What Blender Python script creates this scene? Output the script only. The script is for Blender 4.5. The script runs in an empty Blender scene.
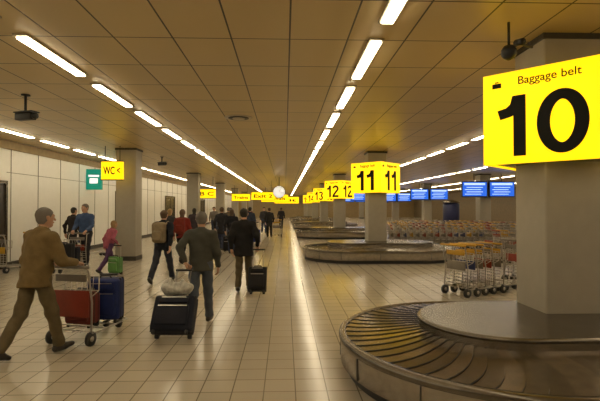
import bpy, bmesh, math, random
import numpy as np
from mathutils import Vector, Matrix
random.seed(4)
R = math.radians
scene = bpy.context.scene
COL = scene.collection
scene.view_settings.view_transform = 'Standard'

# ---------------------------------------------------------------- materials
MATS = {}
def mat(name, col, rough=0.5, metal=0.0, var=0.12, nscale=6.0, bump=0.0, bscale=40.0, emis=None, estr=0.0, spec=0.5):
    if name in MATS: return MATS[name]
    m = bpy.data.materials.new(name); m.use_nodes = True
    nt = m.node_tree; b = nt.nodes['Principled BSDF']
    b.inputs['Roughness'].default_value = rough
    b.inputs['Metallic'].default_value = metal
    b.inputs['Specular IOR Level'].default_value = spec
    tc = nt.nodes.new('ShaderNodeTexCoord')
    nz = nt.nodes.new('ShaderNodeTexNoise'); nz.inputs['Scale'].default_value = nscale
    nz.inputs['Detail'].default_value = 4
    nt.links.new(tc.outputs['Object'], nz.inputs['Vector'])
    rp = nt.nodes.new('ShaderNodeValToRGB')
    c = Vector(col)
    rp.color_ramp.elements[0].position = 0.3; rp.color_ramp.elements[1].position = 0.7
    rp.color_ramp.elements[0].color = (*(c*(1-var)), 1)
    rp.color_ramp.elements[1].color = (*[min(1, x*(1+var)) for x in c], 1)
    nt.links.new(nz.outputs['Fac'], rp.inputs['Fac'])
    nt.links.new(rp.outputs['Color'], b.inputs['Base Color'])
    if bump > 0:
        n2 = nt.nodes.new('ShaderNodeTexNoise'); n2.inputs['Scale'].default_value = bscale
        nt.links.new(tc.outputs['Object'], n2.inputs['Vector'])
        bp = nt.nodes.new('ShaderNodeBump'); bp.inputs['Strength'].default_value = bump
        bp.inputs['Distance'].default_value = 0.01
        nt.links.new(n2.outputs['Fac'], bp.inputs['Height'])
        nt.links.new(bp.outputs['Normal'], b.inputs['Normal'])
    if emis:
        b.inputs['Emission Color'].default_value = (*emis, 1)
        b.inputs['Emission Strength'].default_value = estr
    MATS[name] = m
    return m

def tile_mat(name, c1, c2, mortar, w, h, msize, rough, off=(0, 0), metal=0.0, bump=0.3, spec=0.5):
    m = bpy.data.materials.new(name); m.use_nodes = True
    nt = m.node_tree; b = nt.nodes['Principled BSDF']
    tc = nt.nodes.new('ShaderNodeTexCoord')
    mp = nt.nodes.new('ShaderNodeMapping'); mp.inputs['Location'].default_value = (off[0], off[1], 0)
    br = nt.nodes.new('ShaderNodeTexBrick'); br.offset = 0.0; br.squash = 1.0
    br.inputs['Scale'].default_value = 1.0
    br.inputs['Brick Width'].default_value = w; br.inputs['Row Height'].default_value = h
    br.inputs['Mortar Size'].default_value = msize; br.inputs['Mortar Smooth'].default_value = 0.1
    br.inputs['Color1'].default_value = (*c1, 1); br.inputs['Color2'].default_value = (*c2, 1)
    br.inputs['Mortar'].default_value = (*mortar, 1)
    nt.links.new(tc.outputs['Object'], mp.inputs['Vector']); nt.links.new(mp.outputs['Vector'], br.inputs['Vector'])
    nz = nt.nodes.new('ShaderNodeTexNoise'); nz.inputs['Scale'].default_value = 0.8; nz.inputs['Detail'].default_value = 5
    nt.links.new(tc.outputs['Object'], nz.inputs['Vector'])
    mx = nt.nodes.new('ShaderNodeMix'); mx.data_type = 'RGBA'; mx.blend_type = 'MULTIPLY'
    mx.inputs['Factor'].default_value = 0.3
    nt.links.new(br.outputs['Color'], mx.inputs['A'])
    rp = nt.nodes.new('ShaderNodeValToRGB')
    rp.color_ramp.elements[0].color = (.6, .6, .6, 1); rp.color_ramp.elements[1].color = (1, 1, 1, 1)
    nt.links.new(nz.outputs['Fac'], rp.inputs['Fac']); nt.links.new(rp.outputs['Color'], mx.inputs['B'])
    nt.links.new(mx.outputs['Result'], b.inputs['Base Color'])
    mr = nt.nodes.new('ShaderNodeMapRange'); mr.inputs['To Min'].default_value = rough*0.8; mr.inputs['To Max'].default_value = rough*1.25
    nt.links.new(nz.outputs['Fac'], mr.inputs['Value']); nt.links.new(mr.outputs['Result'], b.inputs['Roughness'])
    bp = nt.nodes.new('ShaderNodeBump'); bp.inputs['Strength'].default_value = bump; bp.inputs['Distance'].default_value = 0.004
    bp.invert = True
    nt.links.new(br.outputs['Fac'], bp.inputs['Height']); nt.links.new(bp.outputs['Normal'], b.inputs['Normal'])
    b.inputs['Metallic'].default_value = metal
    b.inputs['Specular IOR Level'].default_value = spec
    MATS[name] = m
    return m

M_floor = tile_mat('floor_tiles', (.53, .47, .375), (.485, .43, .34), (.20, .17, .13), .3, .3, .006, .19, bump=.2)
M_ceil = tile_mat('ceiling_panels', (.68, .53, .27), (.64, .495, .25), (.05, .04, .03), .6667, 1.0, .010, .36, off=(.28, .35), metal=.15)
M_white = mat('white_panel', (.90, .90, .87), .4, var=.02)
M_seam = mat('dark_seam', (.05, .045, .04), .5)
M_seam2 = mat('panel_joint', (.22, .21, .19), .5)
M_pillar = mat('pillar_paint', (.38, .35, .29), .5, var=.04)
M_dark = mat('dark_wall', (.36, .27, .14), .6)  # lightened and warmed so the far wall's colour stands in for distance haze
M_right = mat('right_wall_paint', (.26, .20, .12), .5)
M_steel = mat('brushed_steel', (.38, .345, .30), .24, metal=.9, var=.1, nscale=12)
M_steel2 = mat('plateau_steel', (.17, .15, .125), .25, metal=.85, var=.12, nscale=9)
M_slat = mat('rubber_slats', (.12, .095, .065), .22, metal=.6, var=.25, nscale=8)  # dark rubber lightened to brown, warm reflections put into the base colour
M_slat2 = mat('rubber_slats_pale', (.17, .135, .095), .25, metal=.6, var=.25, nscale=8)  # paler copy for every third slat, same reflection brown in its colour
M_black = mat('black_plastic', (.015, .015, .016), .45)
M_lamp = mat('lamp_glow', (1, 1, 1), .5, emis=(1.0, .84, .57), estr=20.0)
M_frame = mat('lamp_frame', (.5, .44, .33), .4, metal=.4)
M_yel = mat('sign_yellow', (.4, .25, .0), .5, var=.02, emis=(1.0, .60, .0), estr=1.55)
M_ink = mat('sign_ink', (.008, .008, .008), .6, spec=.2)
M_teal = mat('sign_teal', (.0, .18, .13), .5, emis=(.0, .30, .20), estr=.5)
M_whiteglow = mat('sign_white', (.8, .8, .8), .5, emis=(1, 1, 1), estr=.8)
M_screen = mat('screen_blue', (.0, .05, .2), .3, emis=(.02, .13, .72), estr=1.1)
M_screen2 = mat('screen_text', (.6, .7, .8), .3, emis=(.5, .75, 1), estr=1.0)
M_chrome = mat('cart_tube', (.46, .43, .38), .3, metal=.9)
M_cgrey = mat('cart_panel_grey', (.20, .18, .155), .45)
M_cred = mat('cart_panel_red', (.26, .035, .018), .45)
M_cyel = mat('cart_panel_yellow', (.55, .32, .03), .45)
M_cblue = mat('cart_panel_blue', (.05, .07, .20), .45)
M_rubber = mat('wheel_rubber', (.02, .02, .02), .6)

# ---------------------------------------------------------------- mesh builder
class MB:
    def __init__(s): s.v = []; s.f = []; s.m = []; s.sm = []; s.mats = []
    def mi(s, m):
        if m not in s.mats: s.mats.append(m)
        return s.mats.index(m)
    def add(s, vs, fs, m, smooth=False):
        o = len(s.v); s.v += [tuple(v) for v in vs]
        i = s.mi(m)
        for f in fs:
            s.f.append(tuple(o+a for a in f)); s.m.append(i); s.sm.append(smooth)
    def box(s, c, size, m, rot=None, bev=0.0):
        bm = bmesh.new(); bmesh.ops.create_cube(bm, size=1.0)
        for v in bm.verts: v.co = Vector((v.co.x*size[0], v.co.y*size[1], v.co.z*size[2]))
        if bev > 0:
            bmesh.ops.bevel(bm, geom=bm.edges[:], offset=bev, segments=3, profile=.5, affect='EDGES')
        bm.verts.index_update()
        c = Vector(c)
        vs = [((rot @ v.co) if rot else v.co)+c for v in bm.verts]
        fs = [[v.index for v in f.verts] for f in bm.faces]
        bm.free(); s.add(vs, fs, m, bev > 0)
    def tube(s, pts, r, m, n=8):
        pts = [Vector(p) for p in pts]
        rr = r if isinstance(r, (list, tuple)) else [r]*len(pts)
        vs = []; fs = []
        up0 = None
        for i, p in enumerate(pts):
            if i == 0: t = pts[1]-p
            elif i == len(pts)-1: t = p-pts[i-1]
            else: t = (pts[i+1]-p).normalized()+(p-pts[i-1]).normalized()
            t.normalize()
            if up0 is None: up0 = Vector((0, 0, 1)) if abs(t.z) < .9 else Vector((1, 0, 0))
            a = up0-t*up0.dot(t)
            if a.length < 1e-4: a = Vector((0, 1, 0))-t*t.y
            a.normalize(); up0 = a; b = t.cross(a)
            for k in range(n):
                an = 2*math.pi*k/n
                vs.append(p+(a*math.cos(an)+b*math.sin(an))*rr[i])
        for i in range(len(pts)-1):
            for k in range(n):
                fs.append((i*n+k, i*n+(k+1) % n, (i+1)*n+(k+1) % n, (i+1)*n+k))
        fs.append(tuple(range(n))[::-1]); fs.append(tuple((len(pts)-1)*n+k for k in range(n)))
        s.add(vs, fs, m, True)
    def mesh(s, name):
        me = bpy.data.meshes.new(name)
        me.from_pydata(s.v, [], s.f)
        for m in s.mats: me.materials.append(m)
        me.polygons.foreach_set('material_index', s.m)
        me.polygons.foreach_set('use_smooth', s.sm)
        me.update()
        bm = bmesh.new(); bm.from_mesh(me); bmesh.ops.recalc_face_normals(bm, faces=bm.faces[:]); bm.to_mesh(me); bm.free()
        return me
    def obj(s, name, loc=(0, 0, 0), rotz=0.0, parent=None):
        o = bpy.data.objects.new(name, s.mesh(name)); o.location = loc; o.rotation_euler = (0, 0, rotz)
        COL.objects.link(o)
        if parent: o.parent = parent
        return o
    def merge(s, other, M):
        o = len(s.v); s.v += [tuple(M @ Vector(v)) for v in other.v]
        mp = [s.mi(m) for m in other.mats]
        for f, i, sm in zip(other.f, other.m, other.sm):
            s.f.append(tuple(o+a for a in f)); s.m.append(mp[i]); s.sm.append(sm)

def simple(name, c, size, m, bev=0):
    b = MB(); b.box((0, 0, 0), size, m, bev=bev); return b.obj(name, loc=c)

# ---------------------------------------------------------------- room
CH = 3.68
D0, D1 = -5.0, 76.0
XL, XR = -8.0, 22.0
L = D1-D0; CY = (D0+D1)/2; W = XR-XL; CX = (XR+XL)/2
simple('floor', (CX, CY, -.1), (W+.4, L+.4, .2), M_floor)
simple('ceiling', (CX, CY, CH+.1), (W+.4, L+.4, .2), M_ceil)
simple('wall_left', (XL-.1, CY, CH/2), (.2, L, CH), M_white)
simple('wall_right', (XR+.1, CY, CH/2), (.2, L, CH), M_right)
simple('wall_far', (CX, D1+.1, CH/2), (W+.4, .2, CH), M_dark)
simple('wall_near', (CX, D0-.1, CH/2), (W+.4, .2, CH), M_right)
simple('baseboard_left', (XL+.012, CY, .08), (.024, L-.02, .16), M_seam)
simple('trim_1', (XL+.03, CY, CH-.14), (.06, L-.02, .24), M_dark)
b = MB()
y = 13.4
while y < 74:
    b.box((XL+.006, y, 1.85), (.012, .022, 3.36), M_seam2); y += 1.45
b.box((XL+.006, (13.4+74)/2, 2.75), (.012, 61, .014), M_seam2)
b.obj('trim_2')
for i, (yy, w) in enumerate([(11.6, 3.0), (22.6, 2.2), (31.5, 2.4), (43.0, 3.5)]):
    b = MB()
    b.box((XL+.021, yy, 1.2), (.04, w, 2.4), mat('door_dark', (.05, .042, .033), .25))
    b.box((XL+.041, yy-w/2, 1.22), (.08, .08, 2.44), M_steel2)
    b.box((XL+.041, yy+w/2, 1.22), (.08, .08, 2.44), M_steel2)
    b.box((XL+.041, yy, 2.46), (.08, w+.08, .08), M_steel2)
    b.box((XL+.045, yy, 1.2), (.03, .03, 2.3), M_steel2)
    b.box((XL+.07, yy+.12, 1.05), (.03, .03, .5), M_steel)
    b.obj('door_%d' % (i+1))

# fluorescent light rows
for X in (-6.95, -2.95, 1.05, 5.35, 9.6, 14.0, 18.4):
    b = MB(); y = -4.15
    while y < 74:
        b.box((X, y, CH-.013), (.17, 1.55, .024), M_frame)
        b.box((X, y, CH-.031), (.12, 1.46, .02), M_lamp)
        y += 2.0
    b.obj('fluorescent_light_row')

# ---------------------------------------------------------------- pillars
PX = 3.2
SP = 10.6
def pillar(x, y, w=.65):
    b = MB()
    b.box((0, 0, CH/2), (w, w, CH), M_pillar, bev=.025)
    b.box((0, 0, .07), (w+.03, w+.03, .14), M_seam)
    b.box((0, 0, CH-.03), (w+.04, w+.04, .06), M_seam)
    return b.obj('pillar', loc=(x, y, 0))
RD = [5.2+SP*i for i in range(7)]
for d in RD: pillar(PX, d)
for d in [15.2+SP*i for i in range(6)]: pillar(-5.2, d)
for d in [26.2+SP*i for i in range(5)]: pillar(11.7, d)
pillar(11.7, 15.6)

# ---------------------------------------------------------------- lettering
def text_mesh(txt, height, m, bold=0.0, width=None):
    cu = bpy.data.curves.new('t', 'FONT'); cu.body = txt; cu.size = 1; cu.offset = bold; cu.extrude = .004
    cu.align_x = 'CENTER'
    o = bpy.data.objects.new('t', cu); COL.objects.link(o)
    dg = bpy.context.evaluated_depsgraph_get()
    me = bpy.data.meshes.new_from_object(o.evaluated_get(dg))
    bpy.data.objects.remove(o)
    n = len(me.vertices); co = np.zeros(n*3); me.vertices.foreach_get('co', co); co = co.reshape(-1, 3)
    mn = co.min(0); mx = co.max(0); c = (mn+mx)/2
    sy = height/(mx[1]-mn[1]); sx = sy if width is None else width/(mx[0]-mn[0])
    co[:, 0] = (co[:, 0]-c[0])*sx; co[:, 1] = (co[:, 1]-c[1])*sy
    me.vertices.foreach_set('co', co.ravel())
    me.materials.clear(); me.materials.append(m)
    me.polygons.foreach_set('material_index', [0]*len(me.polygons)); me.update()
    return me

# sans-serif numerals (unit height 1, drawn as constant-width strokes)
def arc(cx, cy, rx, ry, a0, a1, n=20):
    return [(cx+rx*math.cos(R(a0+(a1-a0)*k/n)), cy+ry*math.sin(R(a0+(a1-a0)*k/n))) for k in range(n+1)]
SWD = .165
def stroke(b, pts, h, ox, closed=False, w=SWD):
    P = [Vector((p[0], p[1])) for p in pts]; n = len(P); vs = []
    for i, p in enumerate(P):
        if closed: t = (P[(i+1) % n]-P[i-1]).normalized(); k = 1
        else:
            d1 = (P[i]-P[i-1]).normalized() if i else None
            d2 = (P[i+1]-P[i]).normalized() if i < n-1 else None
            t = (d1+d2).normalized() if d1 and d2 else (d1 or d2)
            k = 1/max(.5, t.dot(d2 or d1))
        nn = Vector((-t.y, t.x))*w/2*k
        for q in (p+nn, p-nn): vs.append(((q.x+ox)*h, q.y*h, .004))
    fs = []
    for i in range(n if closed else n-1):
        j = (i+1) % n; fs.append((2*i, 2*i+1, 2*j+1, 2*j))
    b.add(vs, fs, M_ink)
e = SWD/2
DIG = {
 '0': (.62, [(arc(.31, .5, .31-e, .5-e, 0, 354, 60), True)]),
 '1': (.42, [([(.30, 0), (.30, 1.0)], False), ([(.02, .70), (.16, .735), (.25, .82), (.285, .98)], False)]),
 '2': (.58, [(arc(.29, 1-.285, .29-e, .285-e, 170, -28, 24)+[(.20, .30), (.09, .13), (.075, .0)], False), ([(.02, e), (.57, e)], False)]),
 '3': (.58, [(arc(.28, .745, .275-e, .255-e, 165, -90, 22), False), (arc(.28, .275, .30-e, .275-e, 90, -165, 24), False)]),
 '4': (.60, [([(.44, 0), (.44, 1.0)], False), ([(.40, .97), (.06, .30)], False), ([(.02, .28), (.60, .28)], False)]),
 '5': (.58, [([(.54, 1-e), (.14, 1-e)], False), ([(.15, .98), (.095, .50)], False), (arc(.28, .32, .30-e, .32-e, 130, -160, 26), False)]),
}
def number_mesh(num, h, wx=1.17):
    b = MB(); x = 0
    for ch in num:
        w, st = DIG[ch]
        for pts, cl in st: stroke(b, pts, h, x, cl)
        x += w+.10
    tw = (x-.10)*h
    b.v = [((v[0]-tw/2)*wx, v[1]-h/2, v[2]) for v in b.v]
    return b.mesh('number')

def facemat(nrm, pos):
    n = Vector((nrm[0], nrm[1], 0)).normalized(); zz = Vector((0, 0, 1)); xx = zz.cross(n)
    M = Matrix((xx, zz, n)).transposed().to_4x4(); M.translation = Vector(pos); return M

tm_small = text_mesh('Baggage belt', .115, M_ink, 0.004)
def belt_sign(x, y, num):
    hd = .87; z0, z1 = 2.24, 3.28; t = .05
    b = MB()
    side = hd*math.sqrt(2)
    for k in range(4):
        a = R(45+90*k); n = Vector((math.cos(a), math.sin(a), 0))
        rot = Matrix.Rotation(a, 3, 'Z')
        b.box(n*(side/2-t/2)+Vector((0, 0, (z0+z1)/2)), (t, side-2*t if k % 2 else side, z1-z0), M_yel, rot=rot)
    for z in (z0+.015, z1-.015):
        h = .325
        o = [(hd-.06, 0), (0, hd-.06), (-hd+.06, 0), (0, -hd+.06)]; i = [(h, h), (-h, h), (-h, -h), (h, -h)]
        vs = [(p[0], p[1], z) for p in o+i]
        fs = []
        for k in range(4):
            fs.append((k, 4+k, 4+(k-1) % 4)); fs.append((k, (k+1) % 4, 4+k))
        b.add(vs, fs, M_steel2)
    s = b.obj('baggage_belt_sign', loc=(x, y, 0))
    tm = number_mesh(num, .68)
    for k in range(4):
        a = R(45+90*k); n = Vector((math.cos(a), math.sin(a), 0)); tx = Vector((0, 0, 1)).cross(n)
        o = bpy.data.objects.new('number', tm); COL.objects.link(o); o.parent = s
        o.matrix_local = facemat(n, n*(side/2+.002)+Vector((0, 0, z0+.42)))
        o = bpy.data.objects.new('caption', tm_small); COL.objects.link(o); o.parent = s
        o.matrix_local = facemat(n, n*(side/2+.002)+tx*.08+Vector((0, 0, z1-.13)))
        ic = MB(); ic.box((0, 0, 0), (.10, .055, .006), M_ink, bev=.002); ic.box((0, .04, 0), (.04, .012, .006), M_ink)
        io = ic.obj('icon', parent=s); io.matrix_local = facemat(n, n*(side/2+.002)-tx*.46+Vector((0, 0, z1-.14)))
for i, d in enumerate(RD[:6]): belt_sign(PX, d, str(10+i))

# ---------------------------------------------------------------- baggage carousels
def carousel(yc, seg_arc=40):
    Rr = 1.65; x0 = .6+Rr; x1 = 5.9-Rr
    core = x1-x0
    def loop(r, z, n=seg_arc):
        pts = []
        for k in range(n+1):
            a = R(90)+math.pi*k/n; pts.append((x0+r*math.cos(a), r*math.sin(a), z))
        for k in range(1, 6): pts.append((x0+core*k/6, -r, z))
        for k in range(n+1):
            a = R(-90)+math.pi*k/n; pts.append((x1+r*math.cos(a), r*math.sin(a), z))
        for k in range(1, 6): pts.append((x1-core*k/6, r, z))
        return pts
    b = MB()
    def prof(ps, m):
        vs = []; fs = []
        for (r, z) in ps: vs += loop(r, z)
        n = len(vs)//len(ps)
        for i in range(len(ps)-1):
            for k in range(n):
                fs.append((i*n+k, i*n+(k+1) % n, (i+1)*n+(k+1) % n, (i+1)*n+k))
        b.add(vs, fs, m, True)
    prof([(Rr-.07, 0), (Rr-.07, .1)], M_black)
    prof([(Rr-.07, .1), (Rr-.005, .1), (Rr, .105), (Rr, .325)], M_steel)
    prof([(Rr, .325), (Rr+.014, .33), (Rr+.022, .36), (Rr+.014, .392), (Rr-.01, .404), (Rr-.05, .404), (Rr-.055, .38)], M_steel2)
    rp = .80; ro = Rr-.05; ri = rp-.01
    rm = (ro+ri)/2; per = 2*core+2*math.pi*rm
    def st(s):
        s %= per
        if s < core: return (x0+s, 0, 0, -1)
        s -= core
        if s < math.pi*rm:
            a = -math.pi/2+s/rm; return (x1, 0, math.cos(a), math.sin(a))
        s -= math.pi*rm
        if s < core: return (x1-s, 0, 0, 1)
        s -= core; a = math.pi/2+s/rm
        return (x0, 0, math.cos(a), math.sin(a))
    ns = int(per/.135); J = 8; K = 3
    for i in range(ns):
        vs = []; fs = []
        for k in range(K+1):
            for j in range(J):
                q = j/(J-1); r = ri+(ro-ri)*q
                s = per*(i+k/K)/ns+.13*4*q*(1-q)*.6
                c = st(s)
                z = .46-.075*q+.009*(k/K)
                vs.append((c[0]+c[2]*r, c[1]+c[3]*r, z))
        for k in range(K):
            for j in range(J-1):
                fs.append((k*J+j, k*J+j+1, (k+1)*J+j+1, (k+1)*J+j))
        b.add(vs, fs, M_slat if i % 3 else M_slat2, False)
        v2 = []; f2 = []
        for j in range(J):
            v2.append(vs[K*J+j]); v2.append((vs[K*J+j][0], vs[K*J+j][1], vs[K*J+j][2]-.02))
        for j in range(J-1): f2.append((2*j, 2*j+1, 2*j+3, 2*j+2))
        b.add(v2, f2, M_black)
    prof([(rp, .40), (rp, .53)], M_steel)
    prof([(rp, .53), (rp+.012, .535), (rp+.012, .565), (rp-.01, .575), (rp-.03, .575)], M_steel2)
    top = loop(rp-.03, .575)
    b.add(top, [tuple(range(len(top)))], M_steel2)
    l = loop(Rr+.002, .0)
    for k in range(0, len(l), 6):
        p = Vector(l[k]); b.box((p.x, p.y, .215), (.01, .01, .21), M_seam)
    b.obj('baggage_carousel', loc=(0, yc, 0))
for d in RD[:6]: carousel(d-.45)

# ---------------------------------------------------------------- luggage carts
def cart_mb(panel, handle, full=False):
    b = MB()
    r = .013
    for sx in (-1, 1):
        b.tube([(sx*.29, -.42, .16), (sx*.27, .1, .14), (sx*.2, .5, .12)], r, M_chrome)
        b.tube([(sx*.29, -.42, .16), (sx*.28, -.40, .55), (sx*.27, -.46, .95), (sx*.26, -.50, 1.0)], r, M_chrome)
        b.tube([(sx*.28, -.40, .62), (sx*.25, -.22, .66), (sx*.24, -.20, .84)], .007, M_chrome, 6)
        b.tube([(sx*.30, -.42, .09), (sx*.26, -.42, .09)], .09, M_rubber, 16)
        b.tube([(sx*.305, -.42, .09), (sx*.255, -.42, .09)], .035, M_chrome, 10)
        b.tube([(sx*.12, .46, .065), (sx*.08, .46, .065)], .065, M_rubber, 14)
        b.tube([(sx*.1, .46, .065), (sx*.1, .42, .14)], .012, M_chrome, 6)
    b.tube([(-.2, .5, .12), (-.1, .56, .13), (.1, .56, .13), (.2, .5, .12)], r, M_chrome)
    for yy in (-.3, -.1, .1, .3): b.tube([(-.27, yy, .15), (.27, yy, .15)], .009, M_chrome, 6)
    for xx in (-.12, 0, .12): b.tube([(xx, -.4, .158), (xx, .52, .135)], .007, M_chrome, 6)
    b.tube([(-.31, -.5, 1.0), (.31, -.5, 1.0)], .02, handle, 10)
    if full: b.box((0, -.415, .52), (.50, .02, .34), panel, bev=.008)
    else:
        b.box((0, -.415, .60), (.46, .02, .17), panel, bev=.008)
        for zz in (.32, .38, .44, .50): b.tube([(-.28, -.41, zz), (.28, -.41, zz)], .006, M_chrome, 6)
        for xx in (-.18, -.09, 0, .09, .18): b.tube([(xx, -.41, .16), (xx, -.41, .52)], .005, M_chrome, 5)
    b.box((0, -.43, .85), (.44, .018, .09), handle, bev=.006)
    b.tube([(-.24, -.2, .84), (.24, -.2, .84)], .007, M_chrome, 6)
    b.tube([(-.25, -.22, .66), (.25, -.22, .66)], .007, M_chrome, 6)
    for xx in (-.16, -.08, 0, .08, .16):
        b.tube([(xx, -.41, .62), (xx, -.22, .66), (xx, -.2, .84)], .005, M_chrome, 5)
    b.tube([(-.28, -.4, .25), (.28, -.4, .25)], .01, M_chrome, 6)
    return b
CARTS = [cart_mb(M_cgrey, M_cyel), cart_mb(M_cyel, M_cgrey), cart_mb(M_cgrey, M_cred), cart_mb(M_cblue, M_cyel), cart_mb(M_cred, M_cgrey)]
CART_RED = cart_mb(M_cred, M_cgrey, True)
def cart_row(x, y, ang, n, step=.27):
    b = MB()
    for i in range(n):
        M = Matrix.Translation((0, i*step, 0)) @ Matrix.Rotation(random.uniform(-.03, .03), 4, 'Z')
        b.merge(random.choice(CARTS), M)
    return b.obj('luggage_cart_row', loc=(x, y, 0), rotz=-R(ang))
def cart(x, y, ang, k=0):
    b = MB(); b.merge(CARTS[k] if k >= 0 else CART_RED, Matrix.Identity(4)); return b.obj('luggage_cart', loc=(x, y, 0), rotz=-R(ang))
cart_row(3.75, 9.0, 62, 5, .26)
cart_row(5.6, 10.2, 70, 6, .26)
for yy, xx, n in ((18.6, 4.6, 26), (20.3, 4.4, 30), (22.0, 4.5, 30), (24.0, 6.5, 18)):
    cart_row(xx, yy, 90, n)
cart_row(6.9, 14.2, 85, 12)
cart(-7.5, 12.6, 15, 1); cart(-7.35, 14.0, 5, 0)

# ---------------------------------------------------------------- SDF figures
def surface_nets(F, org, h):
    ins = F < 0
    nx, ny, nz = F.shape
    pos = np.zeros((nx-1, ny-1, nz-1, 3), np.float32); cnt = np.zeros((nx-1, ny-1, nz-1), np.float32)
    def sl(d): return tuple(slice(d[i], F.shape[i]-1+d[i]) for i in range(3))
    for ax in range(3):
        o1, o2 = [i for i in range(3) if i != ax]
        for u in (0, 1):
            for w in (0, 1):
                d = [0, 0, 0]; d[o1] = u; d[o2] = w; e = list(d); e[ax] = 1
                A = F[sl(d)]; B = F[sl(e)]
                c = (A < 0) != (B < 0)
                t = np.where(c, A/np.where(c, A-B, 1), 0)
                pos[..., ax] += t; pos[..., o1] += c*u; pos[..., o2] += c*w
                cnt += c
    act = cnt > 0
    idx = -np.ones(act.shape, np.int64); idx[act] = np.arange(act.sum())
    I = np.argwhere(act)
    V = (I+pos[act]/cnt[act][:, None])*h+np.array(org)
    faces = []
    for ax in range(3):
        o1, o2 = (ax+1) % 3, (ax+2) % 3
        a = [slice(None)]*3; c = [slice(None)]*3
        a[ax] = slice(0, -1); c[ax] = slice(1, None)
        A = ins[tuple(a)]; B = ins[tuple(c)]
        E = np.argwhere(A != B)
        ok = (E[:, o1] > 0) & (E[:, o2] > 0) & (E[:, o1] < F.shape[o1]-1) & (E[:, o2] < F.shape[o2]-1)
        E = E[ok]; sgn = A[tuple(E.T)]
        def cell(d1, d2):
            q = E.copy(); q[:, o1] += d1; q[:, o2] += d2; return idx[tuple(q.T)]
        q = np.stack([cell(-1, -1), cell(0, -1), cell(0, 0), cell(-1, 0)], 1)
        q = np.where(sgn[:, None], q, q[:, ::-1]); faces.append(q)
    return V, np.concatenate(faces)

class Field:
    def __init__(s, lo, hi, h, ng):
        s.lo = np.array(lo, float); s.h = h
        n = np.ceil((np.array(hi)-s.lo)/h).astype(int)+1
        s.ax = [s.lo[i]+h*np.arange(n[i]) for i in range(3)]
        s.G = {g: np.full(tuple(n), 1.0, np.float32) for g in range(ng)}
    def region(s, a, b, m):
        lo = np.minimum(a, b)-m; hi = np.maximum(a, b)+m
        sl = []
        for i in range(3):
            i0 = max(0, int((lo[i]-s.lo[i])/s.h)); i1 = min(len(s.ax[i]), int((hi[i]-s.lo[i])/s.h)+2)
            sl.append(slice(i0, max(i0+1, i1)))
        X = s.ax[0][sl[0]][:, None, None]; Y = s.ax[1][sl[1]][None, :, None]; Z = s.ax[2][sl[2]][None, None, :]
        return tuple(sl), X, Y, Z
    def put(s, g, sl, d, k):
        A = s.G[g][sl]
        if k > 0:
            hh = np.maximum(k-np.abs(A-d), 0)/k
            s.G[g][sl] = np.minimum(A, d)-hh*hh*k*.25
        else: s.G[g][sl] = np.minimum(A, d)
    def rc(s, g, a, r1, b, r2, ky=1.0, kx=1.0, kz=1.0, k=.03, clip=None):
        a = np.array(a, float); b = np.array(b, float)
        sl, X, Y, Z = s.region(a, b, max(r1, r2)*max(1, kx, ky, kz)+.07)
        K = (kx, ky, kz)
        P = [(c-a[i])/K[i] for i, c in enumerate((X, Y, Z))]
        ba = [(b[i]-a[i])/K[i] for i in range(3)]
        l2 = sum(q*q for q in ba)+1e-9
        t = np.clip((P[0]*ba[0]+P[1]*ba[1]+P[2]*ba[2])/l2, 0, 1)
        d = np.sqrt((P[0]-t*ba[0])**2+(P[1]-t*ba[1])**2+(P[2]-t*ba[2])**2)-(r1+(r2-r1)*t)
        d = d*min(1, kx, ky, kz)
        if clip is not None: d = np.maximum(d, clip(X, Y, Z))
        s.put(g, sl, d, k)
    def rbox(s, g, c, half, r, k=.0):
        c = np.array(c, float); half = np.array(half, float)
        sl, X, Y, Z = s.region(c-half, c+half, .06)
        qs = [np.abs(q-c[i])-(half[i]-r) for i, q in enumerate((X, Y, Z))]
        d = np.sqrt(sum(np.maximum(q, 0)**2 for q in qs))+np.minimum(np.maximum(np.maximum(qs[0], qs[1]), qs[2]), 0)-r
        s.put(g, sl, d, k)
    def folds(s, g, amp, f=26):
        X = s.ax[0][:, None, None]; Y = s.ax[1][None, :, None]; Z = s.ax[2][None, None, :]
        n = np.sin(f*Z+9*X+1.8*np.sin(11*X+8*Y+3*Z))+.6*np.sin(f*.8*Z-17*X+12*Y+1.3*np.sin(13*Z))
        s.G[g] = s.G[g]+(amp*n).astype(np.float32)
    def mesh(s):
        gs = sorted(s.G); F = np.minimum.reduce([s.G[g] for g in gs])
        V, Q = surface_nets(F, s.lo, s.h)
        C = V[Q].mean(1)
        u = (C-s.lo)/s.h; i0 = np.clip(np.floor(u).astype(int), 0, np.array(F.shape)-2); f = u-i0
        best = None
        for g in gs:
            A = s.G[g]; val = 0
            for dx in (0, 1):
                for dy in (0, 1):
                    for dz in (0, 1):
                        w = (f[:, 0] if dx else 1-f[:, 0])*(f[:, 1] if dy else 1-f[:, 1])*(f[:, 2] if dz else 1-f[:, 2])
                        val = val+w*A[i0[:, 0]+dx, i0[:, 1]+dy, i0[:, 2]+dz]
            if best is None: best = val; mi = np.full(len(C), g)
            else:
                q = val < best; best = np.where(q, val, best); mi = np.where(q, g, mi)
        return V, Q, mi

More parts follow.
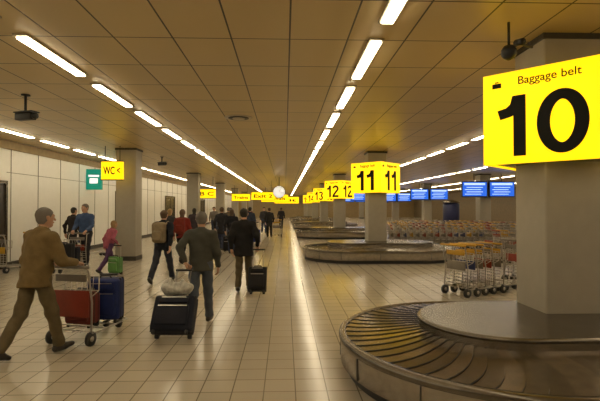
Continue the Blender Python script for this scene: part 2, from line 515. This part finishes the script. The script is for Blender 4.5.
def make_hand(curls, thumb):
    F = Field((-.07, -.03, -.11), (.09, .22, .05), .004, 1)
    kn = [(.032, .088, 0), (.011, .093, .002), (-.010, .089, .001), (-.029, .080, -.002)]
    ln = [(.042, .026, .021), (.046, .030, .022), (.042, .027, .021), (.033, .021, .018)]
    for (x, y, z) in kn: F.rc(0, (x*.5, .005, 0), .020, (x, y, z), .0115, k=.012)
    for i, ((x, y, z), l) in enumerate(zip(kn, ln)):
        p = np.array((x, y, z)); a = 0
        r = .0098 if i < 3 else .0085
        for j in range(3):
            a += R(curls[j]+i*2)
            q = p+np.array((x*.04, math.cos(a)*l[j], -math.sin(a)*l[j]))
            F.rc(0, p, r, q, r*.9, k=.003); p = q; r *= .92
    t = [np.array(p) for p in thumb]
    F.rc(0, t[0], .017, t[1], .012, k=.01); F.rc(0, t[1], .012, t[2], .0105, k=.003); F.rc(0, t[2], .0105, t[3], .009, k=.003)
    V, Q, mi = F.mesh(); return V, Q
H_REL = make_hand((18, 25, 15), [(.018, .02, -.006), (.045, .052, -.016), (.054, .082, -.024), (.054, .105, -.03)])
H_GRIP = make_hand((55, 70, 45), [(.018, .02, -.006), (.042, .052, -.022), (.036, .074, -.042), (.018, .086, -.054)])

M_skin = mat('skin', (.52, .30, .20), .5, var=.06)
M_eye = mat('eye', (.5, .48, .45), .3, var=.6, nscale=90)
M_lip = mat('lips', (.40, .14, .11), .5)
M_shoe = mat('shoes_black', (.03, .025, .022), .45)
HAIR = {'grey': mat('hair_grey', (.15, .135, .12), .7, bump=.5, bscale=120), 'black': mat('hair_black', (.02, .016, .013), .6, bump=.5, bscale=120),
        'brown': mat('hair_brown', (.09, .05, .025), .6, bump=.5, bscale=120), 'blond': mat('hair_blond', (.30, .19, .08), .6, bump=.5, bscale=120)}
def cloth(name, col): return mat('cloth_'+name, col, .85, var=.16, nscale=9, bump=.25, bscale=60, spec=.2)

def person(name, X, D, H, ang, coat, trous, hair='brown', style='short', legL=(20, 4, 8), legR=(-16, 22, -32), lh=None, rh=None,
           lean=3, pack=None, h=.016, hem=-.12, bulk=1.0, turn=0, sw=(-12, 14), shirt=None):
    s = H/1.74
    loc = Vector((X, D, 0)); Rz = Matrix.Rotation(-R(ang), 3, 'Z')
    joints = []
    low = 1e9
    for sx, (a, kn, pt) in ((-1, legL), (1, legR)):
        hip = np.array((sx*.09, 0, -.03)); a1 = R(a); a2 = R(a-kn); p = R(pt)
        knee = hip+.43*np.array((0, math.sin(a1), -math.cos(a1)))
        ank = knee+.42*np.array((0, math.sin(a2), -math.cos(a2)))
        def fr(y, z): return ank+np.array((sx*y*.12, y*math.cos(p)-z*math.sin(p), y*math.sin(p)+z*math.cos(p)))
        heel = fr(-.05, -.045); toe = fr(.15, -.052); ball = fr(.06, -.05)
        low = min(low, heel[2]-.04, toe[2]-.032)
        joints.append([hip, knee, ank, heel, ball, toe])
    off = np.array((0, 0, -low))
    for J in joints:
        for i in range(6): J[i] = J[i]+off
    zp = -low
    la = R(lean)
    def S(x, y, z):
        return np.array((x, y*math.cos(la)+z*math.sin(la), zp+z*math.cos(la)-y*math.sin(la)))
    lo = (-.62, -.75, -.02); hi = (.62, .8, zp+.66)
    F = Field(lo, hi, h, 9)
    del F.G[5], F.G[6], F.G[7]
    zh = zp+hem
    clip = lambda Xc, Yc, Zc: (zh-Zc)+0*Xc+0*Yc
    b = bulk
    F.rc(0, S(0, -.01, hem+.0), .178*b, S(0, 0, .13), .160*b, ky=.72, clip=clip)
    F.rc(0, S(0, 0, .13), .160*b, S(0, .005, .33), .172*b, ky=.68, k=.05)
    F.rc(0, S(-.10, 0, .36), .105, S(.10, 0, .36), .105, ky=.9, k=.06)
    F.rc(0, S(-.15, 0, .445), .062, S(.15, 0, .445), .062, k=.06)
    F.rc(0, S(0, -.005, .43), .10, S(0, .0, .50), .068, k=.05)
    F.rc(8, S(0, -.01, .49), .070, S(0, .0, .515), .066, k=.0)
    F.rc(3, S(0, -.005, .46), .056, S(0, .015, .585), .053, k=.0)
    F.rc(1, (-.06, 0, zp-.02), .125, (.06, 0, zp-.02), .125, ky=.9)
    for J in joints:
        hip, knee, ank, heel, ball, toe = J
        F.rc(1, hip, .098, knee, .074, k=.035)
        F.rc(1, knee, .073, ank+(knee-ank)*.05, .064, k=.03)
        F.rc(2, heel, .042, ball, .043, k=.02); F.rc(2, ball, .043, toe, .032, k=.02, kz=.9)
        F.rc(2, ank, .042, heel*.5+ball*.5, .042, k=.02)
    hands = []
    for sx, tgt, swing in ((-1, lh, sw[0]), (1, rh, sw[1])):
        sh = S(sx*.185, 0, .435)
        ul, fl = .29, .255
        grip = tgt is not None
        if grip:
            w = Rz.inverted() @ (Vector(tgt[:3])-loc); w = np.array(w)/s
            dd = w-sh; L_ = np.linalg.norm(dd); dn = dd/L_
            Lw = min(L_-.085, ul+fl-.01); Lw = max(Lw, .12)
        else:
            a = R(swing); dn = np.array((sx*.12, math.sin(a), -math.cos(a))); dn /= np.linalg.norm(dn); Lw = ul+fl-.025
        wr = sh+dn*Lw
        ca = (ul*ul+Lw*Lw-fl*fl)/(2*ul*Lw); ca = max(-1, min(1, ca)); sa = math.sqrt(1-ca*ca)
        pole = np.array((sx*.45, -.8, -.35)); pole -= dn*pole.dot(dn); pole /= np.linalg.norm(pole)
        el = sh+dn*ul*ca+pole*ul*sa
        fd = (wr-el)/np.linalg.norm(wr-el)
        F.rc(0, sh, .068*b, el, .056*b, k=.045); F.rc(0, el, .056*b, wr-fd*.03, .043, k=.03)
        F.rc(3, wr-fd*.05, .028, wr+fd*.01, .025, k=0)
        pn = np.array((0, 0, -1.)) if grip and abs(fd[2]) < .9 else np.array((-sx, 0, 0.))
        pn = pn-fd*pn.dot(fd); pn /= np.linalg.norm(pn)
        Yv = fd; Zv = -pn; Xv = np.cross(Yv, Zv)
        HV, HQ = H_GRIP if grip else H_REL
        V = HV.copy(); Q = HQ
        if sx > 0: V[:, 0] *= -1; Q = HQ[:, ::-1]
        hands.append((V @ np.stack([Xv, Yv, Zv])+wr, Q))
    if pack:
        F.rbox(4, S(0, -.215, .25), (.155, .105, .24), .07)
        F.rbox(4, S(0, -.33, .16), (.11, .04, .11), .035)
        for sx in (-1, 1):
            F.rc(4, S(sx*.10, -.12, .45), .022, S(sx*.11, .01, .515), .022, k=.01)
            F.rc(4, S(sx*.11, .01, .515), .022, S(sx*.12, .125, .40), .022, k=.01)
            F.rc(4, S(sx*.12, .125, .40), .022, S(sx*.15, .10, .18), .018, k=.01)
    F.folds(0, .0052, 30); F.folds(1, .0046, 34)
    parts = [F.mesh()]
    Hf = Field((-.13, -.15, -.24), (.13, .15, .16), .0075 if h < .015 else .010, 8)
    for g in (0, 1, 2, 4): del Hf.G[g]
    Hf.rc(3, (0, -.01, .028), .09, (0, -.009, .028), .09, kx=.84, ky=1.03, kz=.98)
    Hf.rc(3, (0, .02, -.035), .062, (0, .045, -.075), .036, kx=.95, k=.04)
    Hf.rc(3, (0, -.02, -.04), .055, (0, -.03, -.19), .053, k=.03)
    Hf.rc(3, (0, .088, .012), .009, (0, .106, -.02), .013, k=.012)
    Hf.rc(3, (-.03, .078, .032), .012, (.03, .078, .032), .012, k=.015)
    for sx in (-1, 1):
        Hf.rc(3, (sx*.080, -.005, -.018), .014, (sx*.085, -.014, .016), .020, kx=.55, k=.006)
        Hf.rc(6, (sx*.030, .078, .012), .0125, (sx*.031, .078, .012), .0125, k=0)
    Hf.rc(7, (-.016, .083, -.052), .008, (.016, .083, -.052), .008, k=0)
    if style == 'long':
        hc = lambda Xc, Yc, Zc: (Yc-.03-.75*(Zc-.03))+0*Xc
        Hf.rc(5, (0, -.018, .038), .099, (0, -.017, .038), .099, kx=.92, ky=1.0, clip=hc)
        Hf.rc(5, (0, -.04, .0), .085, (0, -.06, -.15), .07, kx=.95, ky=.7, clip=lambda Xc, Yc, Zc: (Yc-.01)+0*Xc+0*Zc)
    else:
        hc = lambda Xc, Yc, Zc: np.maximum(Yc-.038-.85*(Zc-.04), -.085-Zc+.5*np.maximum(Yc+.03, 0))+0*Xc
        Hf.rc(5, (0, -.018, .034), .101, (0, -.018, .005), .092, kx=.90, ky=1.0, clip=hc)
    Hf.G[5] += np.float32(.002)*np.sin(90*Hf.ax[0])[:, None, None].astype(np.float32)
    HV, HQ, Hm = Hf.mesh()
    tr = R(-turn); c, sn = math.cos(tr), math.sin(tr)
    HV = HV @ np.array([[c, sn, 0], [-sn, c, 0], [0, 0, 1]])
    HV = HV+S(0, .02, .662)
    parts.append((HV, HQ, Hm))
    for V, Q in hands: parts.append((V, Q, np.full(len(Q), 3)))
    Vs = []; Qs = []; Ms = []; o = 0
    for V, Q, m in parts:
        Vs.append(V); Qs.append(Q+o); Ms.append(m); o += len(V)
    V = np.concatenate(Vs)*s; Q = np.concatenate(Qs); m = np.concatenate(Ms)
    me = bpy.data.meshes.new(name); me.from_pydata(V.tolist(), [], Q.tolist())
    for q in (coat, trous, M_shoe, M_skin, pack or coat, HAIR[hair], M_eye, M_lip, shirt or coat): me.materials.append(q)
    me.polygons.foreach_set('material_index', m.astype(int).tolist())
    me.polygons.foreach_set('use_smooth', [True]*len(me.polygons)); me.update()
    ob = bpy.data.objects.new(name, me); ob.location = loc; ob.rotation_euler = (0, 0, -R(ang)); COL.objects.link(ob)
    return ob

# ---------------------------------------------------------------- suitcases
def suitcase_mb(w, d, h, m, hl=.40):
    b = MB()
    b.box((0, -d/2, .045+h/2), (w, d, h), m, bev=.045)
    b.box((0, -d-.012, .045+h*.40), (w*.8, .05, h*.55), m, bev=.02)
    b.box((0, -d-.012, .045+h*.82), (w*.72, .035, h*.16), m, bev=.015)
    b.box((0, -d-.038, .045+h*.655), (w*.70, .006, .012), M_chrome)
    b.box((0, -d-.031, .045+h*.90), (w*.60, .006, .010), M_chrome)
    for f in (.30, .70):
        b.box((0, -d*f, .045+h/2), (w+.008, .012, h+.008), M_black, bev=.004)
    for sx in (-1, 1):
        b.tube([(sx*(w/2-.03), -.03, .038), (sx*(w/2-.075), -.03, .038)], .038, M_rubber, 14)
        b.box((sx*(w/2-.055), -.03, .065), (.06, .07, .05), M_black, bev=.01)
        b.box((sx*(w/2-.055), -d+.03, .03), (.04, .03, .05), M_black, bev=.005)
        b.tube([(sx*.10, -.03, h*.6), (sx*.10, -.03, .045+h+hl)], .009, M_chrome, 8)
    b.tube([(-.12, -.03, .045+h+hl), (.12, -.03, .045+h+hl)], .017, M_black, 10)
    b.tube([(-.08, -d*.55, .04+h), (-.06, -d*.55, .075+h), (.06, -d*.55, .075+h), (.08, -d*.55, .04+h)], .011, M_black, 8)
    return b
def suitcase(x, y, z, ang, w, d, h, m, hl=.4, tilt=0.0):
    b = suitcase_mb(w, d, h, m, hl); o = b.obj('suitcase', loc=(x, y, z))
    o.rotation_euler = (-R(tilt), 0, -R(ang)); return o
C_navy = mat('suitcase_navy', (.012, .014, .026), .7, bump=.2, spec=.25)
C_black = mat('suitcase_black', (.014, .014, .017), .7, bump=.2, spec=.25)
C_blue = mat('suitcase_blue', (.012, .025, .13), .6, bump=.2, spec=.3)
C_green = mat('suitcase_green', (.10, .26, .07), .5, bump=.2)
C_red = mat('suitcase_red', (.16, .025, .02), .6, bump=.2)

def dirv(ang): return Vector((math.sin(R(ang)), math.cos(R(ang)), 0))
def rightv(ang): return Vector((math.cos(R(ang)), -math.sin(R(ang)), 0))
def soft_bag(name, loc, m, sx=1.0, sz=1.0, ang=0):
    F = Field((-.35, -.24, -.15), (.35, .24, .26), .01, 1)
    F.rc(0, (-.10*sx, 0, 0), .085*sz, (.10*sx, 0, .01), .09*sz, ky=.85, k=.03)
    F.rc(0, (-.06*sx, 0, .05*sz), .055, (-.07*sx, 0, .14*sz), .022, k=.02); F.rc(0, (.07*sx, 0, .05*sz), .055, (.055*sx, 0, .13*sz), .022, k=.02)
    F.folds(0, .006, 40)
    V, Q, _ = F.mesh(); me = bpy.data.meshes.new(name); me.from_pydata(V.tolist(), [], Q.tolist())
    me.materials.append(m); me.polygons.foreach_set('use_smooth', [True]*len(me.polygons))
    o = bpy.data.objects.new(name, me); o.location = loc; o.rotation_euler = (0, 0, -R(ang)); COL.objects.link(o)
    return o

# Man in tan jacket + cart + blue case
ca = 13; cp = Vector((-2.62, 6.24, 0))
cart(cp.x, cp.y, ca, -1)
hp = cp-dirv(ca)*.5+Vector((0, 0, 1.0))
gl = hp-rightv(ca)*.2; gr = hp+rightv(ca)*.2
person('man_in_tan_jacket', -2.93, 5.42, 1.76, 28, cloth('tan', (.165, .115, .05)), cloth('khaki', (.13, .10, .055)), 'grey', 'short',
       legL=(-17, 16, -28), legR=(18, 4, 6), lh=gl, rh=gr, lean=8, h=.012, hem=-.13, bulk=1.18, turn=10)
sc = cp+dirv(ca)*.26+rightv(ca)*.08
suitcase(sc.x, sc.y, .165, ca-14, .44, .26, .56, C_blue, .03)
sc = cp-dirv(ca)*.06-rightv(ca)*.03
suitcase(sc.x, sc.y, .165, ca+2, .42, .2, .42, C_red, .02)

# Woman in grey jacket pulling a case
person('woman_in_grey_jacket', -1.25, 6.75, 1.67, 2, cloth('grey', (.07, .07, .06)), cloth('jeans', (.085, .10, .13)), 'grey', 'short',
       legL=(-12, 16, -24), legR=(15, 3, 5), lh=(-1.45, 6.56, .87), lean=3, h=.012, hem=-.12, bulk=1.02, sw=(0, 10), shirt=cloth('scarf', (.14, .13, .12)))
suitcase(-1.47, 6.02, 0, 3, .54, .26, .48, C_navy, .46, tilt=33)
soft_bag('shopping_bag', (-1.46, 6.17, .635), mat('bag_grey', (.50, .49, .45), .5, var=.35, nscale=18), 1.35, .95, 5)

# Man in black jacket with trolley bag
person('man_in_black_jacket', -.86, 9.45, 1.70, 4, cloth('black', (.018, .017, .018)), cloth('darkkhaki', (.10, .078, .045)), 'black', 'short',
       legL=(-8, 10, -14), legR=(12, 4, 5), rh=(-.55, 9.40, .86), lean=2, h=.014, hem=-.22, bulk=1.2)
suitcase(-.55, 9.05, 0, 2, .36, .22, .48, C_black, .40, tilt=22)
person('man_with_backpack', -2.85, 10.6, 1.72, 10, cloth('darknavy', (.02, .022, .03)), cloth('darkjeans', (.03, .035, .05)), 'brown', 'short',
       legL=(-24, 14, -32), legR=(26, 6, 8), lean=6, h=.014, pack=cloth('beige', (.24, .19, .12)), sw=(22, -20))
person('woman_in_red_jacket', -3.22, 14.2, 1.70, 5, cloth('red', (.22, .028, .02)), cloth('black2', (.02, .02, .025)), 'brown', 'long', h=.016, lean=4,
       pack=cloth('redpack', (.18, .03, .02)))
cart(-5.95, 12.55, 188, 4)
hp = Vector((-5.95, 12.55, 1.0))-dirv(188)*.5
person('man_in_blue_shirt', -5.86, 13.45, 1.82, 184, cloth('blue', (.06, .10, .21)), cloth('dark3', (.03, .03, .04)), 'grey', 'short',
       legL=(10, 4, 5), legR=(-8, 10, -14), lh=hp-rightv(188)*.2, rh=hp+rightv(188)*.2, h=.016, hem=-.05, turn=20)
suitcase(-5.97, 12.25, .17, 188, .48, .26, .55, C_black, .03)
suitcase(-5.93, 12.58, .17, 188, .44, .22, .42, C_navy, .03)
person('girl_in_pink_jacket', -4.66, 12.1, 1.42, 40, cloth('pink', (.34, .09, .13)), cloth('purple', (.10, .05, .12)), 'blond', 'long', h=.015, lean=14,
       rh=(-4.40, 12.05, .72))
suitcase(-4.36, 11.95, 0, 20, .34, .2, .42, C_green, .28)
person('man_in_dark_coat', -7.05, 15.2, 1.76, 30, cloth('coat_d', (.03, .025, .025)), cloth('dark4', (.025, .025, .03)), 'black', 'short', h=.018, hem=-.25)
cart(-6.8, 16.1, 30, 3)
far = [(-2.55, 18.2, 1.74, 5, (.03, .03, .035), 'brown', 'short'), (-3.9, 19.5, 1.70, -5, (.05, .04, .05), 'black', 'long'),
       (-2.0, 17.0, 1.66, 0, (.02, .02, .025), 'brown', 'long'), (-1.75, 22.5, 1.76, 10, (.04, .05, .08), 'black', 'short'),
       (-3.0, 24.0, 1.72, 0, (.12, .09, .06), 'grey', 'short'), (-.9, 26.0, 1.70, -8, (.03, .03, .03), 'brown', 'short'),
       (-4.3, 27.5, 1.75, 180, (.20, .18, .16), 'brown', 'short'), (-1.4, 30.0, 1.74, 170, (.05, .05, .06), 'black', 'short'),
       (-2.6, 33.0, 1.72, 0, (.20, .04, .03), 'blond', 'long'), (-.3, 36.0, 1.7, 5, (.03, .03, .04), 'brown', 'short'),
       (-4.3, 16.9, 1.68, 20, (.05, .05, .055), 'blond', 'long'), (-3.6, 30.0, 1.7, 0, (.04, .04, .06), 'brown', 'short')]
for i, (x, y, H, a, c, hr, stl) in enumerate(far):
    l = random.uniform(8, 20)
    person('traveller', x, y, H, a, cloth('t%d' % i, c), cloth('tt%d' % (i % 4), random.choice([(.03, .03, .04), (.05, .06, .10), (.08, .065, .04), (.02, .02, .02)])), hr, stl,
           h=.021, legL=(l, 4, 5), legR=(-l*.8, 15, -l), hem=random.choice([-.1, -.2, -.28]))
suitcase(-2.2, 17.9, 0, 5, .4, .24, .55, C_black, .35)
suitcase(-3.5, 19.2, 0, -5, .4, .24, .5, C_red, .35)
suitcase(-1.4, 22.2, 0, 5, .42, .24, .6, C_blue, .35)
cart(-3.0, 25.0, 0, 1); cart(-.5, 26.9, 0, 0)

# ---------------------------------------------------------------- hanging things
def hang_sign(name, x, y, z, w, h, txt, m=M_yel, ink=M_ink):
    b = MB()
    b.box((0, 0, z), (w, .12, h), m)
    b.box((0, 0, z+h/2+.015), (w+.04, .15, .03), M_black); b.box((0, 0, z-h/2-.015), (w+.04, .15, .03), M_black)
    for sx in (-1, 1): b.tube([(sx*w*.35, 0, z+h/2), (sx*w*.35, 0, CH-.001)], .012, M_black, 6)
    o = b.obj(name, loc=(x, y, 0))
    t = bpy.data.objects.new('lettering', text_mesh(txt, h*.45, ink, .02, width=w*.8)); COL.objects.link(t); t.parent = o
    t.matrix_local = facemat((0, -1, 0), (0, -.062, z))
hang_sign('direction_sign', -5.45, 14.4, 2.90, .66, .56, 'WC <')
hang_sign('direction_sign', -1.6, 33.0, 2.55, 1.7, .55, 'Exit 2')
hang_sign('direction_sign', -1.0, 44.0, 2.6, 2.6, .7, 'Arrivals')
hang_sign('direction_sign', -5.0, 29.0, 2.6, 1.1, .55, 'B C')
hang_sign('direction_sign', -3.9, 40.0, 2.6, 1.6, .6, 'Trains')
hang_sign('direction_sign', .2, 56.0, 2.6, 3.0, .8, 'Exit')
b = MB()
b.box((XL+.32, 0, 2.86), (.60, .14, .82), M_teal); b.box((XL+.32, -.075, 3.0), (.42, .01, .08), M_whiteglow); b.box((XL+.32, -.075, 2.8), (.32, .01, .2), M_whiteglow)
b.box((XL+.95, 0, 3.12), (.72, .12, .28), M_teal)
b.obj('exit_sign', loc=(0, 18.4, 0))
b = MB()
b.tube([(0, -.06, 0), (0, .06, 0)], .40, M_black, 40); b.tube([(0, -.068, 0), (0, .068, 0)], .37, mat('clock_face', (.8, .8, .78), .4, emis=(1, .97, .9), estr=.7), 40)
b.tube([(0, 0, .38), (0, 0, CH-2.721)], .02, M_black, 8)
for k in range(12):
    a = R(30*k); b.box((math.sin(a)*.31, -.071, math.cos(a)*.31), (.025, .008, .07), M_ink, rot=Matrix.Rotation(a, 3, 'Y'))
b.box((.05, -.074, .10), (.03, .008, .24), M_ink, rot=Matrix.Rotation(R(25), 3, 'Y')); b.box((.13, -.076, -.03), (.30, .008, .022), M_ink, rot=Matrix.Rotation(R(12), 3, 'Y'))
b.obj('clock', loc=(-.38, 29.0, 2.72))
def seccam(x, y, z, s=1.0, ang=0):
    b = MB()
    b.tube([(0, 0, CH-z-.001), (0, 0, .05*s)], .018*s, M_black, 8)
    b.tube([(0, 0, CH-z-.02), (0, 0, CH-z-.001)], .06*s, M_black, 14)
    b.box((0, 0, 0), (.11*s, .30*s, .10*s), M_black, bev=.015*s)
    b.tube([(0, -.15*s, 0), (0, -.2*s, 0)], .042*s, M_black, 14)
    b.box((0, -.02, .06*s), (.14*s, .34*s, .015*s), M_black)
    return b.obj('security_camera', loc=(x, y, z), rotz=R(ang))
seccam(-4.45, 7.85, 3.30, 1.2, 70); seccam(-4.72, 17.4, 3.4, 1.1, 60)
b = MB()
b.tube([(0, 0, CH-3.361), (0, 0, .06)], .014, M_black, 8); b.tube([(0, 0, .05), (.12, 0, .1), (.30, .1, .1)], .014, M_black, 8)
b.tube([(0, 0, .07), (0, 0, .03), (0, 0, -.02), (0, 0, -.055), (0, 0, -.075)], [.05, .075, .075, .05, .015], M_black, 18)
b.tube([(.07, -.02, .1), (.07, -.14, .07)], .035, M_black, 12)
b.obj('dome_camera', loc=(2.31, 4.55, 3.34))
b = MB()
for r, z in ((.30, 0), (.22, -.012), (.13, -.024)): b.tube([(0, 0, z), (0, 0, z-.012)], r, M_frame if r != .22 else M_seam, 32)
b.obj('ceiling_vent', loc=(-1.0, 9.7, CH-.001))

def displays(x, y, z=2.78):
    b = MB()
    for sx in (-1, 1):
        c = Vector((sx*.80, -.62, z))
        b.box(c, (1.5, .14, .92), M_black, bev=.02)
        b.box(c+Vector((0, -.072, 0)), (1.4, .01, .80), M_screen)
        b.box(c+Vector((0, -.079, .29)), (1.2, .006, .12), M_screen2)
        for k in range(4): b.box(c+Vector((-.1*(k % 2), -.079, .1-.13*k)), (.95, .006, .035), M_screen2)
        b.tube([(sx*.3, -.3, z), (sx*.5, -.58, z)], .03, M_black, 8)
        b.tube([(sx*.8, -.6, z+.4), (sx*.8, -.6, CH-.001)], .02, M_black, 8)
    b.obj('belt_information_display', loc=(x, y, 0))
for d in [26.2+SP*i for i in range(4)]: displays(11.7, d)
displays(7.6, 42.0)
displays(8.0, 52.0)
b = MB()
b.tube([(0, 0, 0), (0, 0, .12)], .6, M_steel2, 32)
b.tube([(0, 0, .12), (0, 0, 1.9), (0, 0, 2.0)], [.5, .5, .42], mat('advert_blue', (.02, .03, .12), .35), 32)
b.tube([(0, 0, 2.0), (0, 0, 2.06), (0, 0, 2.2)], [.52, .5, .1], M_steel2, 32)
b.obj('advertising_column', loc=(10.3, 27.6, 0))

# ---------------------------------------------------------------- world + camera
w = bpy.data.worlds.new('world'); scene.world = w; w.use_nodes = True
w.node_tree.nodes['Background'].inputs[0].default_value = (.02, .018, .015, 1)
cam = bpy.data.cameras.new('camera'); co = bpy.data.objects.new('camera', cam); COL.objects.link(co)
cam.sensor_width = 36; cam.lens = 27; cam.clip_end = 300
co.location = (0, 0, 1.75); co.rotation_euler = (R(90+.83), 0, -R(1.91))
scene.camera = co
